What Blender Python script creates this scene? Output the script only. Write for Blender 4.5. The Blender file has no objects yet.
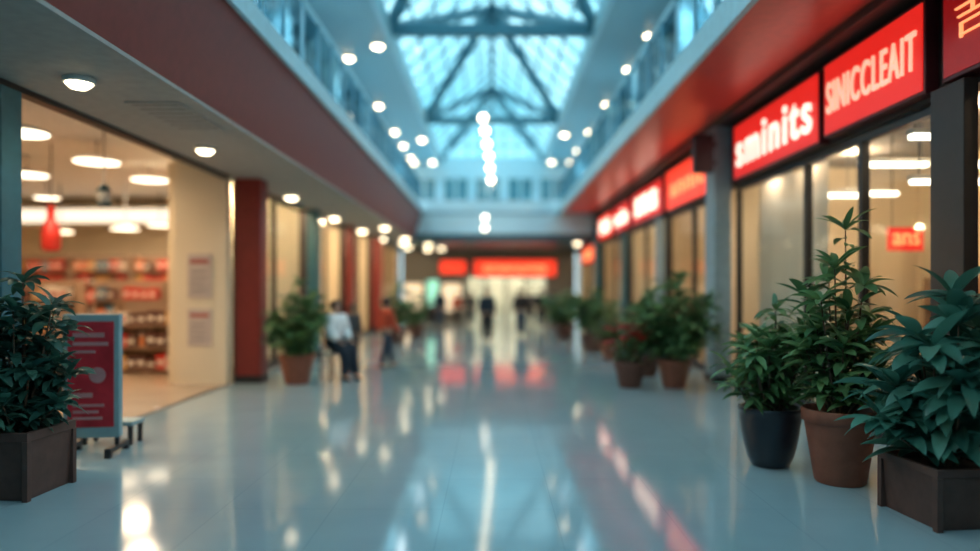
import bpy, math, random
from mathutils import Vector, Matrix
random.seed(7)
scene=bpy.context.scene
COL=scene.collection
F=700.0; CX=492.0; CY=288.0; H=1.8
def PX(x,D): return (x-CX)*D/F
def PZ(y,D): return H+(CY-y)*D/F
# ------------------------------------------------------------ materials
MATS={}
def mat(name,col,rough=0.5,metal=0.0,emit=None,es=0.0,var=0.08,scale=8.0,bump=0.0,spec=0.5,coat=0.0):
    if name in MATS: return MATS[name]
    m=bpy.data.materials.new(name); m.use_nodes=True
    nt=m.node_tree; N=nt.nodes; L=nt.links
    b=N['Principled BSDF']
    b.inputs['Roughness'].default_value=rough
    b.inputs['Metallic'].default_value=metal
    b.inputs['Specular IOR Level'].default_value=spec
    b.inputs['Coat Weight'].default_value=coat
    tc=N.new('ShaderNodeTexCoord'); nz=N.new('ShaderNodeTexNoise')
    nz.inputs['Scale'].default_value=scale; nz.inputs['Detail'].default_value=4
    L.new(tc.outputs['Object'],nz.inputs['Vector'])
    r=N.new('ShaderNodeValToRGB')
    c=col
    r.color_ramp.elements[0].position=0.3; r.color_ramp.elements[1].position=0.7
    r.color_ramp.elements[0].color=(c[0]*(1-var),c[1]*(1-var),c[2]*(1-var),1)
    r.color_ramp.elements[1].color=(min(1,c[0]*(1+var)),min(1,c[1]*(1+var)),min(1,c[2]*(1+var)),1)
    L.new(nz.outputs['Fac'],r.inputs['Fac']); L.new(r.outputs['Color'],b.inputs['Base Color'])
    if emit:
        b.inputs['Emission Color'].default_value=(*emit,1); b.inputs['Emission Strength'].default_value=es
    if bump:
        bp=N.new('ShaderNodeBump'); bp.inputs['Strength'].default_value=bump
        L.new(nz.outputs['Fac'],bp.inputs['Height']); L.new(bp.outputs['Normal'],b.inputs['Normal'])
    MATS[name]=m; return m
def glassmat(name,tint,gl=0.12):
    m=bpy.data.materials.new(name); m.use_nodes=True
    nt=m.node_tree; N=nt.nodes; L=nt.links; N.clear()
    o=N.new('ShaderNodeOutputMaterial'); mx=N.new('ShaderNodeMixShader')
    t=N.new('ShaderNodeBsdfTransparent'); t.inputs['Color'].default_value=(*tint,1)
    g=N.new('ShaderNodeBsdfGlossy'); g.inputs['Roughness'].default_value=0.03
    mx.inputs[0].default_value=gl
    L.new(t.outputs[0],mx.inputs[1]); L.new(g.outputs[0],mx.inputs[2]); L.new(mx.outputs[0],o.inputs[0])
    return m
def tilemat(name,c1,c2,grout,size,rough,spec=0.5):
    m=bpy.data.materials.new(name); m.use_nodes=True
    nt=m.node_tree; N=nt.nodes; L=nt.links; b=N['Principled BSDF']
    tc=N.new('ShaderNodeTexCoord')
    br=N.new('ShaderNodeTexBrick'); br.offset=0.0
    br.inputs['Scale'].default_value=1.0/size
    br.inputs['Brick Width'].default_value=1.0; br.inputs['Row Height'].default_value=1.0
    br.inputs['Mortar Size'].default_value=0.004
    br.inputs['Color1'].default_value=(*c1,1); br.inputs['Color2'].default_value=(*c2,1); br.inputs['Mortar'].default_value=(*grout,1)
    L.new(tc.outputs['Object'],br.inputs['Vector'])
    nz=N.new('ShaderNodeTexNoise'); nz.inputs['Scale'].default_value=1.7; nz.inputs['Detail'].default_value=6
    L.new(tc.outputs['Object'],nz.inputs['Vector'])
    mx=N.new('ShaderNodeMixRGB'); mx.blend_type='MULTIPLY'; mx.inputs[0].default_value=0.15
    L.new(br.outputs['Color'],mx.inputs[1]); L.new(nz.outputs['Fac'],mx.inputs[2]); L.new(mx.outputs[0],b.inputs['Base Color'])
    mr=N.new('ShaderNodeMapRange'); mr.inputs['To Min'].default_value=rough*0.7; mr.inputs['To Max'].default_value=rough*1.3
    L.new(nz.outputs['Fac'],mr.inputs['Value']); L.new(mr.outputs[0],b.inputs['Roughness'])
    b.inputs['Specular IOR Level'].default_value=spec
    MATS[name]=m; return m

M_floor=tilemat('polished_tile',(0.36,0.49,0.53),(0.37,0.50,0.54),(0.30,0.42,0.46),0.9,0.085,0.85)
M_sfloor=tilemat('shop_tile',(0.50,0.36,0.24),(0.53,0.38,0.255),(0.38,0.27,0.17),0.6,0.25)
M_redbeam=mat('maroon_paint',(0.18,0.030,0.024),0.45)
M_redsoff=mat('sign_glow_red_panel',(0.68,0.055,0.035),0.33)  # red soffit paint, brightened to carry the glow of the signs
M_beige=mat('beige_plaster',(0.36,0.34,0.31),0.8)
M_blue=mat('pale_blue_paint',(0.22,0.42,0.50),0.45)
M_bluelt=mat('light_blue_paint',(0.44,0.66,0.73),0.4)
M_bridge=mat('lightened_bridge_paint',(0.60,0.84,0.92),0.5)  # pale blue, lightened to stand in for light on the bridge face
M_bluesof=mat('soft_blue_soffit',(0.26,0.45,0.52),0.45)
M_teal=mat('teal_paint',(0.04,0.155,0.19),0.45)
M_farwall=mat('muted_taupe_paint',(0.20,0.19,0.17),0.6)
M_steel=mat('steel_blue_beam',(0.075,0.215,0.275),0.4,0.1)
M_tealdk=mat('dark_teal_steel',(0.03,0.11,0.14),0.4,0.2)
M_pillred=mat('red_pillar_paint',(0.27,0.03,0.024),0.4)
M_greyblue=mat('grey_blue_plaster',(0.33,0.43,0.46),0.6)
M_dark=mat('black_frame',(0.02,0.02,0.022),0.4)
M_brown=mat('dark_brown_frame',(0.045,0.03,0.025),0.45)
M_cream=mat('cream_wall',(0.78,0.67,0.49),0.75,var=0.03,scale=1.0)
M_creamdk=mat('tan_wall',(0.56,0.42,0.27),0.75,var=0.15,scale=1.5)
M_white=mat('white_plastic',(0.75,0.74,0.70),0.5)
M_lamp=mat('lamp_lens',(1,0.9,0.75),0.4,emit=(1.0,0.82,0.54),es=8)
M_lampc=mat('cool_lamp_lens',(1,0.95,0.88),0.4,emit=(1.0,0.88,0.70),es=6)
M_lampf=mat('gallery_lamp_lens',(1,0.95,0.88),0.4,emit=(1.0,0.78,0.50),es=12)
M_cove=mat('cove_light',(1,0.95,0.85),0.5,emit=(1.0,0.86,0.66),es=1.2)
M_signred=mat('lit_red_sign',(0.55,0.018,0.015),0.35,emit=(1.0,0.022,0.014),es=0.62)
M_signdk=mat('dim_red_sign',(0.32,0.01,0.012),0.35,emit=(1.0,0.014,0.014),es=0.16)
M_signrim=mat('sign_rim',(0.10,0.012,0.015),0.4)
M_letter=mat('lit_letters',(1,0.95,0.85),0.4,emit=(1.0,0.82,0.66),es=1.2)
M_letterf=mat('bright_lit_letters',(1,0.95,0.85),0.4,emit=(1.0,0.78,0.60),es=2.0)
M_letter2=mat('lit_pink_letters',(1,0.8,0.7),0.4,emit=(1.0,0.56,0.36),es=0.75)
M_letter3=mat('lit_orange_letters',(1,0.5,0.2),0.4,emit=(1.0,0.36,0.14),es=1.0)
M_farsign=mat('lit_orange_red_sign',(0.8,0.06,0.03),0.4,emit=(1.0,0.05,0.02),es=1.05)
G_shop=glassmat('shop_glass',(0.93,0.95,0.94),0.07)
G_rail=glassmat('rail_glass',(0.50,0.68,0.74),0.10)
G_sky=glassmat('sky_glass',(0.50,0.72,0.77),0.06)
M_upwin=mat('upper_window_glass',(0.02,0.08,0.105),0.12,spec=0.8,var=0.5,scale=0.6)
M_farwin=mat('far_window_glass',(0.10,0.28,0.34),0.2,spec=0.8,var=0.3,scale=0.8)
# ------------------------------------------------------------ mesh builder
class MB:
    def __init__(s): s.v=[]; s.f=[]; s.mi=[]; s.sm=[]
    def poly(s,pts,mi=0,smooth=False):
        n=len(s.v); s.v+= [tuple(p) for p in pts]; s.f.append(tuple(range(n,n+len(pts)))); s.mi.append(mi); s.sm.append(smooth)
    def box(s,x0,x1,y0,y1,z0,z1,mi=0):
        n=len(s.v)
        s.v+=[(x0,y0,z0),(x1,y0,z0),(x1,y1,z0),(x0,y1,z0),(x0,y0,z1),(x1,y0,z1),(x1,y1,z1),(x0,y1,z1)]
        for q in ((0,3,2,1),(4,5,6,7),(0,1,5,4),(1,2,6,5),(2,3,7,6),(3,0,4,7)):
            s.f.append(tuple(n+i for i in q)); s.mi.append(mi); s.sm.append(False)
        return s
    def prismY(s,prof,y0,y1,mi=0):
        n=len(s.v); k=len(prof)
        s.v+=[(x,y0,z) for x,z in prof]+[(x,y1,z) for x,z in prof]
        s.f.append(tuple(range(n,n+k))); s.f.append(tuple(range(n+2*k-1,n+k-1,-1)))
        s.mi+=[mi,mi]; s.sm+=[False,False]
        for i in range(k):
            j=(i+1)%k; s.f.append((n+i,n+k+i,n+k+j,n+j)); s.mi.append(mi); s.sm.append(False)
        return s
    def lathe(s,prof,seg=28,cx=0,cy=0,mi=0,smooth=True,close=True):
        n=len(s.v); k=len(prof)
        for r,z in prof:
            for i in range(seg):
                a=2*math.pi*i/seg; s.v.append((cx+r*math.cos(a),cy+r*math.sin(a),z))
        for j in range(k-1):
            for i in range(seg):
                i2=(i+1)%seg
                s.f.append((n+j*seg+i,n+j*seg+i2,n+(j+1)*seg+i2,n+(j+1)*seg+i)); s.mi.append(mi); s.sm.append(smooth)
        if close:
            s.f.append(tuple(n+i for i in reversed(range(seg)))); s.mi.append(mi); s.sm.append(False)
            s.f.append(tuple(n+(k-1)*seg+i for i in range(seg))); s.mi.append(mi); s.sm.append(False)
        return s
    def tube(s,path,rads,seg=8,mi=0):
        n=len(s.v); k=len(path); path=[Vector(p) for p in path]
        if not hasattr(rads,'__len__'): rads=[rads]*k
        for j,p in enumerate(path):
            t=(path[min(j+1,k-1)]-path[max(j-1,0)]).normalized()
            a=Vector((1,0,0)) if abs(t.x)<0.8 else Vector((0,1,0))
            u=t.cross(a).normalized(); w=t.cross(u)
            for i in range(seg):
                an=2*math.pi*i/seg; s.v.append(tuple(p+(u*math.cos(an)+w*math.sin(an))*rads[j]))
        for j in range(k-1):
            for i in range(seg):
                i2=(i+1)%seg; s.f.append((n+j*seg+i,n+j*seg+i2,n+(j+1)*seg+i2,n+(j+1)*seg+i)); s.mi.append(mi); s.sm.append(True)
        s.f.append(tuple(n+i for i in range(seg))); s.mi.append(mi); s.sm.append(True)
        s.f.append(tuple(n+(k-1)*seg+i for i in range(seg))); s.mi.append(mi); s.sm.append(True)
        return s
    def obj(s,name,mats,loc=(0,0,0),parent=None,bevel=0,**props):
        me=bpy.data.meshes.new(name); me.from_pydata(s.v,[],s.f)
        if not isinstance(mats,(list,tuple)): mats=[mats]
        for m in mats: me.materials.append(m)
        me.polygons.foreach_set('material_index',s.mi); me.polygons.foreach_set('use_smooth',s.sm)
        me.update()
        o=bpy.data.objects.new(name,me); COL.objects.link(o); o.location=loc
        if parent: o.parent=parent
        if bevel:
            b=o.modifiers.new('bevel','BEVEL'); b.width=bevel; b.segments=2; b.limit_method='ANGLE'
        for k,v in props.items(): o[k]=v
        return o
def empty(name,loc,label,category,group=None,rz=0):
    e=bpy.data.objects.new(name,None); COL.objects.link(e); e.location=loc; e.rotation_euler=(0,0,rz)
    e.empty_display_size=0.2; e['label']=label; e['category']=category
    if group: e['group']=group
    return e
def struct(name,x0,x1,y0,y1,z0,z1,m,label,cat):
    b=MB(); b.box(x0-x0,x1-x0,0,y1-y0,0,z1-z0)
    return b.obj(name,m,(x0,y0,z0),kind='structure',label=label,category=cat)
def copy_thing(root,loc,rz=None,label=None,sc=None):
    n=root.copy(); COL.objects.link(n); n.location=loc
    if rz is not None: n.rotation_euler=(0,0,rz)
    if sc is not None: n.scale=(sc,sc,sc)
    if label: n['label']=label
    for c in root.children:
        c2=c.copy(); COL.objects.link(c2); c2.parent=n
        for g in c.children:
            g2=g.copy(); COL.objects.link(g2); g2.parent=c2
    return n
def plight(loc,power,col,r=0.12):
    l=bpy.data.lights.new('lamp_bulb','POINT'); l.energy=power; l.color=col; l.shadow_soft_size=r
    o=bpy.data.objects.new('lamp_bulb',l); COL.objects.link(o); o.location=loc; return o
def slight(loc,power,col,r=0.12,ang=150):  # downward spot, used for lamps and for added fill lights
    l=bpy.data.lights.new('downlight_and_fill','SPOT'); l.energy=power; l.color=col; l.shadow_soft_size=r
    l.spot_size=math.radians(ang); l.spot_blend=0.6
    o=bpy.data.objects.new('downlight_and_fill',l); COL.objects.link(o); o.location=loc; return o

XL=-4.9; XR=4.55; Y0=-6.0; YE=46.0; YU=37.5
# ------------------------------------------------------------ room shell
struct('floor',XL,XR,Y0,YE,-0.12,0,M_floor,'polished pale blue-grey tiled mall floor','floor')
struct('floor.001',-17,XL,2,38,-0.12,0,M_sfloor,'warm beige tiled shop floor','floor')
struct('floor.002',XR,10.5,2,38,-0.12,0,M_sfloor,'warm tiled floor inside the glazed shops','floor')
struct('wall_left',XL-0.2,XL,Y0,YE,3.9,9.2,M_teal,'teal upper wall above the shopfronts','wall')
struct('wall_left.001',XL-0.2,XL,Y0,6.8,0,3.9,M_teal,'teal wall beside the open shop','wall')
struct('wall_right',XR,XR+0.2,Y0,YE,3.72,4.86,M_brown,'dark lower wall band carrying the red signs','wall')
struct('wall_right.010',XR,XR+0.2,Y0,YE,4.86,9.2,M_teal,'teal upper wall above the gallery','wall')
struct('wall_right.001',XR,XR+0.2,Y0,4.6,0,3.72,M_greyblue,'grey-blue wall beside the shopfronts','wall')
struct('wall_back',XL,XR,Y0-0.2,Y0,0,10.8,M_greyblue,'grey-blue end wall','wall')
b=MB(); b.prismY([(-4.9,3.92),(-3.3,3.92),(-3.0,5.0),(-2.98,5.02),(-4.9,5.02)],0,36)
b.obj('trim_1',M_redbeam,(0,Y0,0),kind='structure',label='maroon painted bulkhead along the gallery edge',category='bulkhead')
struct('ceiling',XL,-3.3,Y0,30,3.88,3.92,M_beige,'beige plaster soffit over the shopfronts','ceiling')
struct('trim_2',XL,-2.92,Y0,30,5.02,5.30,M_bluelt,'pale blue gallery slab edge','gallery edge')
struct('ceiling.001',2.9,4.2,Y0,30,4.97,5.02,M_redsoff,'glossy red soffit panels under the gallery','ceiling')
struct('trim_3',4.2,XR,Y0,30,4.86,5.02,M_brown,'dark trim strip above the shop signs','trim')
struct('trim_4',2.84,XR,Y0,30,5.02,5.34,M_bluelt,'pale blue gallery slab edge','gallery edge')
struct('trim_5',2.82,2.90,Y0,30,4.93,5.02,M_bluelt,'light blue lip along the soffit edge','trim')
struct('trim_6',XL,XR,30,YE,4.3,5.3,M_bridge,'pale blue bridge deck crossing the hall','bridge')
struct('ceiling.007',XL,XR,30,YE,3.9,4.3,M_tealdk,'dark teal soffit under the bridge','ceiling')
struct('trim_7',XL,XR,29.9,30.0,4.1,5.55,M_bridge,'pale blue parapet of the bridge','bridge parapet')
struct('trim_8',XL,XR,29.86,30,3.82,4.1,M_tealdk,'dark teal lower band of the bridge','bridge beam')
struct('trim_9',XL,XR,29.84,29.9,4.95,5.02,M_blue,'thin blue string line across the bridge','trim')
struct('ceiling.002',XL,-2.75,Y0,YE,8.4,8.8,M_bluesof,'pale blue soffit beside the glass roof','ceiling')
struct('ceiling.003',2.75,XR,Y0,YE,8.4,8.8,M_bluesof,'pale blue soffit beside the glass roof','ceiling')
struct('trim_12',-2.78,-2.66,Y0,YU,8.36,8.84,M_bluelt,'light blue curb beam along the glass roof','curb beam')
struct('trim_13',2.66,2.78,Y0,YU,8.36,8.84,M_bluelt,'light blue curb beam along the glass roof','curb beam')
RZ=11.4
struct('wall_far',XL,XR,YU,YU+0.2,5.3,8.8,M_bridge,'pale blue upper end wall under the glass roof','wall')
for n,sx in ((1,-1),(2,1)):
    b=MB(); q=[(sx*2.75,Y0,8.82),(sx*2.75,YU,8.82),(0,YU,RZ),(0,Y0,RZ)]
    b.poly(q)
    w=b.obj('window_%d'%n,G_sky,(0,0,0),kind='structure',label='long sloping glass roof of bluish panes',category='skylight')
    fr=MB()
    y=Y0
    while y<=YU:
        fr.tube([(sx*2.75,y,8.82),(0,y,RZ)],0.05,4); y+=1.3
    for t in (0.0,0.2,0.4,0.6,0.8,1.0):
        fr.tube([(sx*2.75*(1-t),Y0,8.82+(RZ-8.82)*t),(sx*2.75*(1-t),YU,8.82+(RZ-8.82)*t)],0.045 if t<1 else 0.11,4)
    fr.obj('glazing_bar',M_blue,(0,0,0),parent=w)
b=MB(); b.poly([(-2.75,YU+0.1,8.8),(2.75,YU+0.1,8.8),(0,YU+0.1,RZ)])
w=b.obj('window_3',G_sky,(0,0,0),kind='structure',label='triangular glazed gable of the roof',category='skylight')
fr=MB()
for x in (-2.0,-1.33,-0.67,0,0.67,1.33,2.0): fr.tube([(x,YU+0.1,8.8),(x,YU+0.1,8.8+(RZ-8.8)*(1-abs(x)/2.75))],0.05,4)
for z,hw in ((9.45,2.06),(10.1,1.37),(10.75,0.69)): fr.tube([(-hw,YU+0.1,z),(hw,YU+0.1,z)],0.05,4)
fr.tube([(-2.75,YU+0.1,8.8),(0,YU+0.1,RZ),(2.75,YU+0.1,8.8)],0.10,6)
fr.obj('glazing_bar',M_blue,(0,0,0),parent=w)
RR=RZ-8.8-0.1
def truss(y,L=10.0):
    e=empty('roof_truss',(0,y,8.8),'steel-blue tie beam and crossing braces under the glass roof','roof truss','steel roof trusses')
    MB().box(-2.95,2.95,-0.12,0.12,-0.30,-0.02).obj('tie_beam',M_steel,parent=e)
    for s in (-1,1):
        MB().tube([(s*2.75,0,-0.12),(0,L/2,RR-.1)],0.17,6).obj('brace',M_steel,parent=e)
        MB().tube([(s*2.75,L,-0.12),(0,L/2,RR-.1)],0.17,6).obj('brace',M_steel,parent=e)
    return e
T=truss(-1.4)
for y in (8.6,18.6): copy_thing(T,(0,y,8.8))
T2=truss(28.6,8.8)
def balus(x,y,L):
    e=empty('balustrade',(x,y,5.3),'glass balustrade with pale blue steel posts and handrail','railing','gallery balustrades')
    MB().box(-0.012,0.012,0.05,L-0.05,0.1,0.98).obj('glass_panel',G_rail,parent=e)
    MB().box(-0.045,0.045,0,L,1.02,1.09).obj('handrail',M_bluelt,parent=e)
    for i in range(3):
        MB().box(-0.03,0.03,L*i/3+0.0,L*i/3+0.06,0,1.02).obj('post',M_blue,parent=e)
    return e
B1=balus(-3.0,-1,3.0)
for k in range(1,10): copy_thing(B1,(-3.0,-1+3.0*k+0.01*k,5.3))
for k in range(0,10): copy_thing(B1,(2.93,-1+3.0*k+0.01*k,5.34))
wn=4
for side in (-1,1):
    x=XL if side<0 else XR
    y=2.0
    while y<34:
        b=MB(); b.box(0,0.03*1,0,3.6,0,2.3,0)
        o=b.obj('window_%d'%wn,M_upwin,(x if side<0 else x-0.03,y,5.7),kind='structure',label='dark bluish upper-floor window with pale frame',category='window')
        f=MB()
        for i in range(5): f.box(-0.03,0.06,i*0.9-0.03,i*0.9+0.03,0,2.3)
        for z in (0,1.1,2.3): f.box(-0.03,0.06,-0.03,3.63,z-0.03,z+0.03)
        f.obj('frame',M_blue,parent=o)
        wn+=1
        copy=MB(); copy.box(0,0.35,0,0.35,0,3.05)
        pl=copy.obj('gallery_pilaster',M_bluelt,(x+0.03 if side<0 else x-0.38,y+3.9,5.35),label='pale blue upper-floor pilaster against the wall',category='pilaster',group='upper pilasters')
        y+=4.8
for i in range(5):
    b=MB(); b.box(0,1.4,0,0.05,0,1.35)
    o=b.obj('window_%d'%wn,M_farwin,(-4.35+i*1.72,YU-0.05,6.35),kind='structure',label='upper window in the gable end wall',category='window'); wn+=1
    f=MB()
    for q in (0,0.7,1.4): f.box(q-0.05,q+0.05,-0.04,0.02,0,1.35)
    for q in (0,1.35): f.box(-0.05,1.45,-0.04,0.02,q-0.05,q+0.05)
    f.obj('frame',M_bridge,parent=o)

# ------------------------------------------------------------ left open shop
struct('wall_left.002',-17,-6.2,22,22.2,0,4.6,M_cream,'cream rear wall of the open shop','wall')
struct('wall_left.003',-17.2,-17,2,22,0,4.6,M_cream,'cream side wall of the open shop','wall')
struct('ceiling.004',-17,XL-0.2,2,22,4.6,4.7,M_white,'white shop ceiling','ceiling')
struct('wall_left.004',-17,XL-0.2,1.8,2,0,4.6,M_cream,'cream near wall of the open shop','wall')
struct('wall_left.005',-5.9,XL-0.02,13.0,13.2,0,4.3,M_cream,'cream return wall with posters at the shop entrance','wall')
struct('trim_10',XL-0.1,XL+0.04,6.8,13.0,3.82,3.9,M_brown,'dark brown head frame of the open shopfront','trim')
struct('trim_11',XL-0.06,XL+0.02,6.8,13.0,0,0.012,M_brown,'dark threshold strip of the open shop','threshold')
b=MB(); b.box(0,10.6,0,0.59,0,0.56,0); b.box(0.1,10.5,-0.02,0,0.05,0.45,1)
b.obj('trim_14',[M_white,M_cove],(-16.95,21.4,3.75),kind='structure',label='glowing white lit bulkhead band across the shop rear',category='light band')
def pill(name,x0,x1,y0,y1,z1,m,label):
    e=empty(name,((x0+x1)/2,(y0+y1)/2,0),label,'pillar')
    w=(x1-x0)/2; d=(y1-y0)/2
    MB().box(-w,w,-d,d,0.0,z1).obj('shaft',m,parent=e,bevel=0.01)
    MB().box(-w-0.02,w+0.02,-d-0.02,d+0.02,0,0.14).obj('plinth',M_dark,parent=e)
    return e
pill('pillar',-5.45,-4.80,6.85,7.15,3.80,M_teal,'teal square pillar at the open shop corner')
pill('pillar',-4.86,-4.38,13.25,13.65,3.87,M_pillred,'dark red square pillar beside the shop entrance')
pill('pillar',-4.87,-4.58,18.4,18.8,3.87,M_teal,'teal square pillar between shopfronts')
pill('pillar',-4.87,-4.60,23.2,23.6,3.87,M_pillred,'dark red square pillar between shopfronts')
pill('pillar',-4.87,-4.5,28.4,28.9,3.87,M_pillred,'dark red square pillar near the bridge')
pill('pilaster',4.20,4.52,13.2,13.8,4.85,M_greyblue,'grey-blue plaster pilaster between shopfronts')
pill('pilaster',4.36,4.52,18.3,18.7,3.68,M_greyblue,'grey-blue pilaster between shopfronts')
pill('pilaster',4.36,4.52,23.4,23.8,3.68,M_teal,'teal pilaster between shopfronts')
pill('pilaster',4.30,4.52,29.2,29.7,4.85,M_teal,'teal pilaster near the bridge')
pill('pilaster',4.38,4.52,6.5,7.0,3.76,M_brown,'dark brown pilaster between glazed shopfronts')

M_paper=mat('poster_paper',(0.56,0.47,0.42),0.6); M_print=mat('poster_print',(0.42,0.10,0.08),0.6); M_grey=mat('grey_print',(0.25,0.22,0.21),0.6)
for (px,y0,y1,w) in ((200,254,298,0.44),(200,309,346,0.44)):
    z0=PZ(y1,13); z1=PZ(y0,13)
    b=MB(); b.box(-w/2,w/2,-0.02,0,0,z1-z0,0)
    h=z1-z0
    b.box(-w*0.4,w*0.4,-0.024,-0.02,h*0.78,h*0.88,1)
    for i in range(4): b.box(-w*0.36,w*(0.3-0.07*(i%2)),-0.024,-0.02,h*(0.15+0.14*i),h*(0.19+0.14*i),2)
    b.obj('poster',[M_paper,M_print,M_grey],(PX(px,13),12.998,z0),label='pale notice poster with printed lines on the cream wall',category='poster',group='notices on the return wall')

M_shelf=mat('shelf_metal',(0.36,0.24,0.16),0.5)
def shelf(w,h,n):
    e=empty('shelf_unit',(0,0,0),'metal shop shelf unit stocked with packaged goods','shelf','shop shelving')
    MB().box(-w/2,w/2,0.36,0.40,0,h).box(-w/2,-w/2+0.03,0,0.4,0,h).box(w/2-0.03,w/2,0,0.4,0,h).obj('frame',M_shelf,parent=e)
    for i in range(n):
        z=0.1+i*(h-0.1)/n
        MB().box(-w/2+0.03,w/2-0.03,0.0,0.36,z-0.03,z).obj('shelf',M_shelf,parent=e)
    return e
PC=[mat('pack_red',(0.58,0.03,0.02),0.4),mat('pack_orange',(0.68,0.16,0.05),0.4),mat('pack_white',(0.80,0.72,0.62),0.4),mat('pack_blue',(0.05,0.18,0.28),0.4),mat('pack_yellow',(0.70,0.38,0.10),0.4),mat('pack_dark',(0.10,0.035,0.025),0.4)]
PN=['red','orange','white','blue','yellow','dark brown']
packs=[]
for i,m in enumerate(PC):
    b=MB(); b.box(-0.09,0.09,0.0,0.22,0,0.28,0); b.box(-0.065,0.065,-0.003,0,0.09,0.18,1); b.box(-0.09,0.09,0.10,0.12,0.28,0.29,0)
    packs.append(b)
pmesh={}
def add_pack(x,y,z,k,group,s=1.0):
    if k not in pmesh:
        o=packs[k].obj('product_box',[PC[k],PC[2] if k!=2 else PC[0]],(x,y,z),bevel=0.006)
        o['label']=PN[k]+' packaged goods box standing on a shop shelf'; o['category']='box'; pmesh[k]=o
    else:
        o=pmesh[k].copy(); COL.objects.link(o); o.location=(x,y,z)
    o['group']=group; o.scale=(s,s,s*random.uniform(0.75,1.1)); return o
def bottle_proto():
    b=MB(); b.lathe([(0.045,0),(0.048,0.02),(0.048,0.17),(0.02,0.22),(0.018,0.27)],14)
    e=b.obj('bottle',mat('bottle_plastic',(0.7,0.25,0.1),0.25),(0,0,-0))
    e['label']='orange plastic bottle on a shop shelf'; e['category']='bottle'; e['group']='bottles on shop shelves'
    c=MB(); c.lathe([(0.022,0.265),(0.022,0.30)],12).obj('cap',M_white,parent=e)
    return e
BP=None
SH=shelf(1.7,2.75,6)
SHL=shelf(1.5,1.5,3)
NP=0
def stock(x,y,w,h,n,skip=0):
    global BP,NP
    for i in range(skip,n):
        z=0.1+i*(h-0.1)/n
        k0=random.choice([0,1,2,0,4,3]); cnt=int((w-0.1)/0.205)
        for j in range(cnt):
            xx=x-w/2+0.14+j*0.205
            if i==1 and j%2==0 and random.random()<0.6:
                if BP is None: BP=bottle_proto(); BP.location=(xx,y+0.1,z); continue
                copy_thing(BP,(xx,y+0.1,z)); continue
            if random.random()<0.6: k0=random.choice([0,1,2,4,5,3,5,0,0,2])
            if random.random()<0.03 or NP>=298: continue
            NP+=1
            add_pack(xx,y+0.05,z,k0,'packaged goods on shop shelves',0.95+0.15*random.random())
SHM=shelf(1.7,2.0,4)
first=True
for (x,y) in ((-10.6,16.4),(-8.7,16.8)):
    if first: SHM.location=(x,y,0); first=False
    else: copy_thing(SHM,(x,y,0))
    stock(x,y,1.7,2.0,4)
SHL.location=(-7.15,14.6,0); stock(-7.15,14.6,1.5,1.5,3)
copy_thing(SHL,(-8.3,12.1,0)); stock(-8.3,12.1,1.5,1.5,3)
first=True
for (x,y) in ((-11.4,20.4),(-9.6,20.4),(-7.6,20.4),(-13.2,20.4)):
    if first: SH.location=(x,y,0); first=False
    else: copy_thing(SH,(x,y,0))
    stock(x,y,1.7,2.75,6,1)

def disc(loc,r,top,label='flat round white pendant ceiling lamp glowing warm',m=M_lampc,name='pendant_lamp'):
    e=empty(name,loc,label,'lamp','round shop pendants')
    MB().lathe([(r*0.6,0.09),(r,0.03),(r,0.0)][::-1],28).obj('shade',M_white,parent=e)
    MB().lathe([(r*0.93,-0.012),(r*0.95,-0.001)],28).obj('lens',m,parent=e)
    MB().tube([(0,0,0.085),(0,0,top-loc[2])],0.012,6).obj('cord',M_dark,parent=e)
    return e
M_disc=mat('shop_disc_lens',(1,0.93,0.85),0.4,emit=(1.0,0.82,0.58),es=4.0)
for (px,py,z,r) in ((97,162,4.2,0.42),(150,180,4.2,0.40),(125,229,3.35,0.36),(20,133,4.1,0.40),(27,175,4.2,0.42),(47,198,3.9,0.28),(160,228,3.6,0.34),(60,232,3.3,0.34)):
    D=(z-H)*F/(CY-py)
    if D>20.2: D=20.2
    x=PX(px,D)
    if x<-16.2: x=-16.2
    disc((x,D,z),r,4.6,m=M_disc)
for (x,y) in ((-7.5,8),(-7.8,12.0),(-8,16.0),(-12,10),(-12,17.0),(-9.5,18.6)):
    slight((x,y,4.4),300,(1.0,0.74,0.48),0.35,168)
e=empty('pendant_lamp',(PX(51,13.6),13.6,PZ(251,13.6)),'tall red bottle-shaped hanging lamp inside the open shop','lamp')
MB().lathe([(0.13,0.0),(0.17,0.06),(0.17,0.36),(0.13,0.52),(0.075,0.62),(0.07,0.84),(0.09,0.88)],20,close=False).obj('shade',PC[0],parent=e)
MB().tube([(0,0,0.86),(0,0,4.6-e.location.z)],0.012,6).obj('cord',M_dark,parent=e)
MB().lathe([(0.05,0.02),(0.09,0.09),(0.05,0.18)],14).obj('bulb',M_white,parent=e)
e=empty('lantern',(PX(104,11.5),11.5,PZ(206,11.5)),'small dark teal lantern hanging in the shop','lantern')
MB().lathe([(0.10,0),(0.12,0.02),(0.12,0.04),(0.05,0.04)],16).obj('base',M_tealdk,parent=e)
MB().lathe([(0.085,0.04),(0.10,0.14),(0.07,0.25)],16).obj('globe',M_white,parent=e)
MB().lathe([(0.12,0.25),(0.05,0.33),(0.02,0.36)],16).obj('cap',M_tealdk,parent=e)
MB().tube([(0,0,0.34),(0,0,4.6-e.location.z)],0.012,6).obj('cord',M_dark,parent=e)

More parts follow.
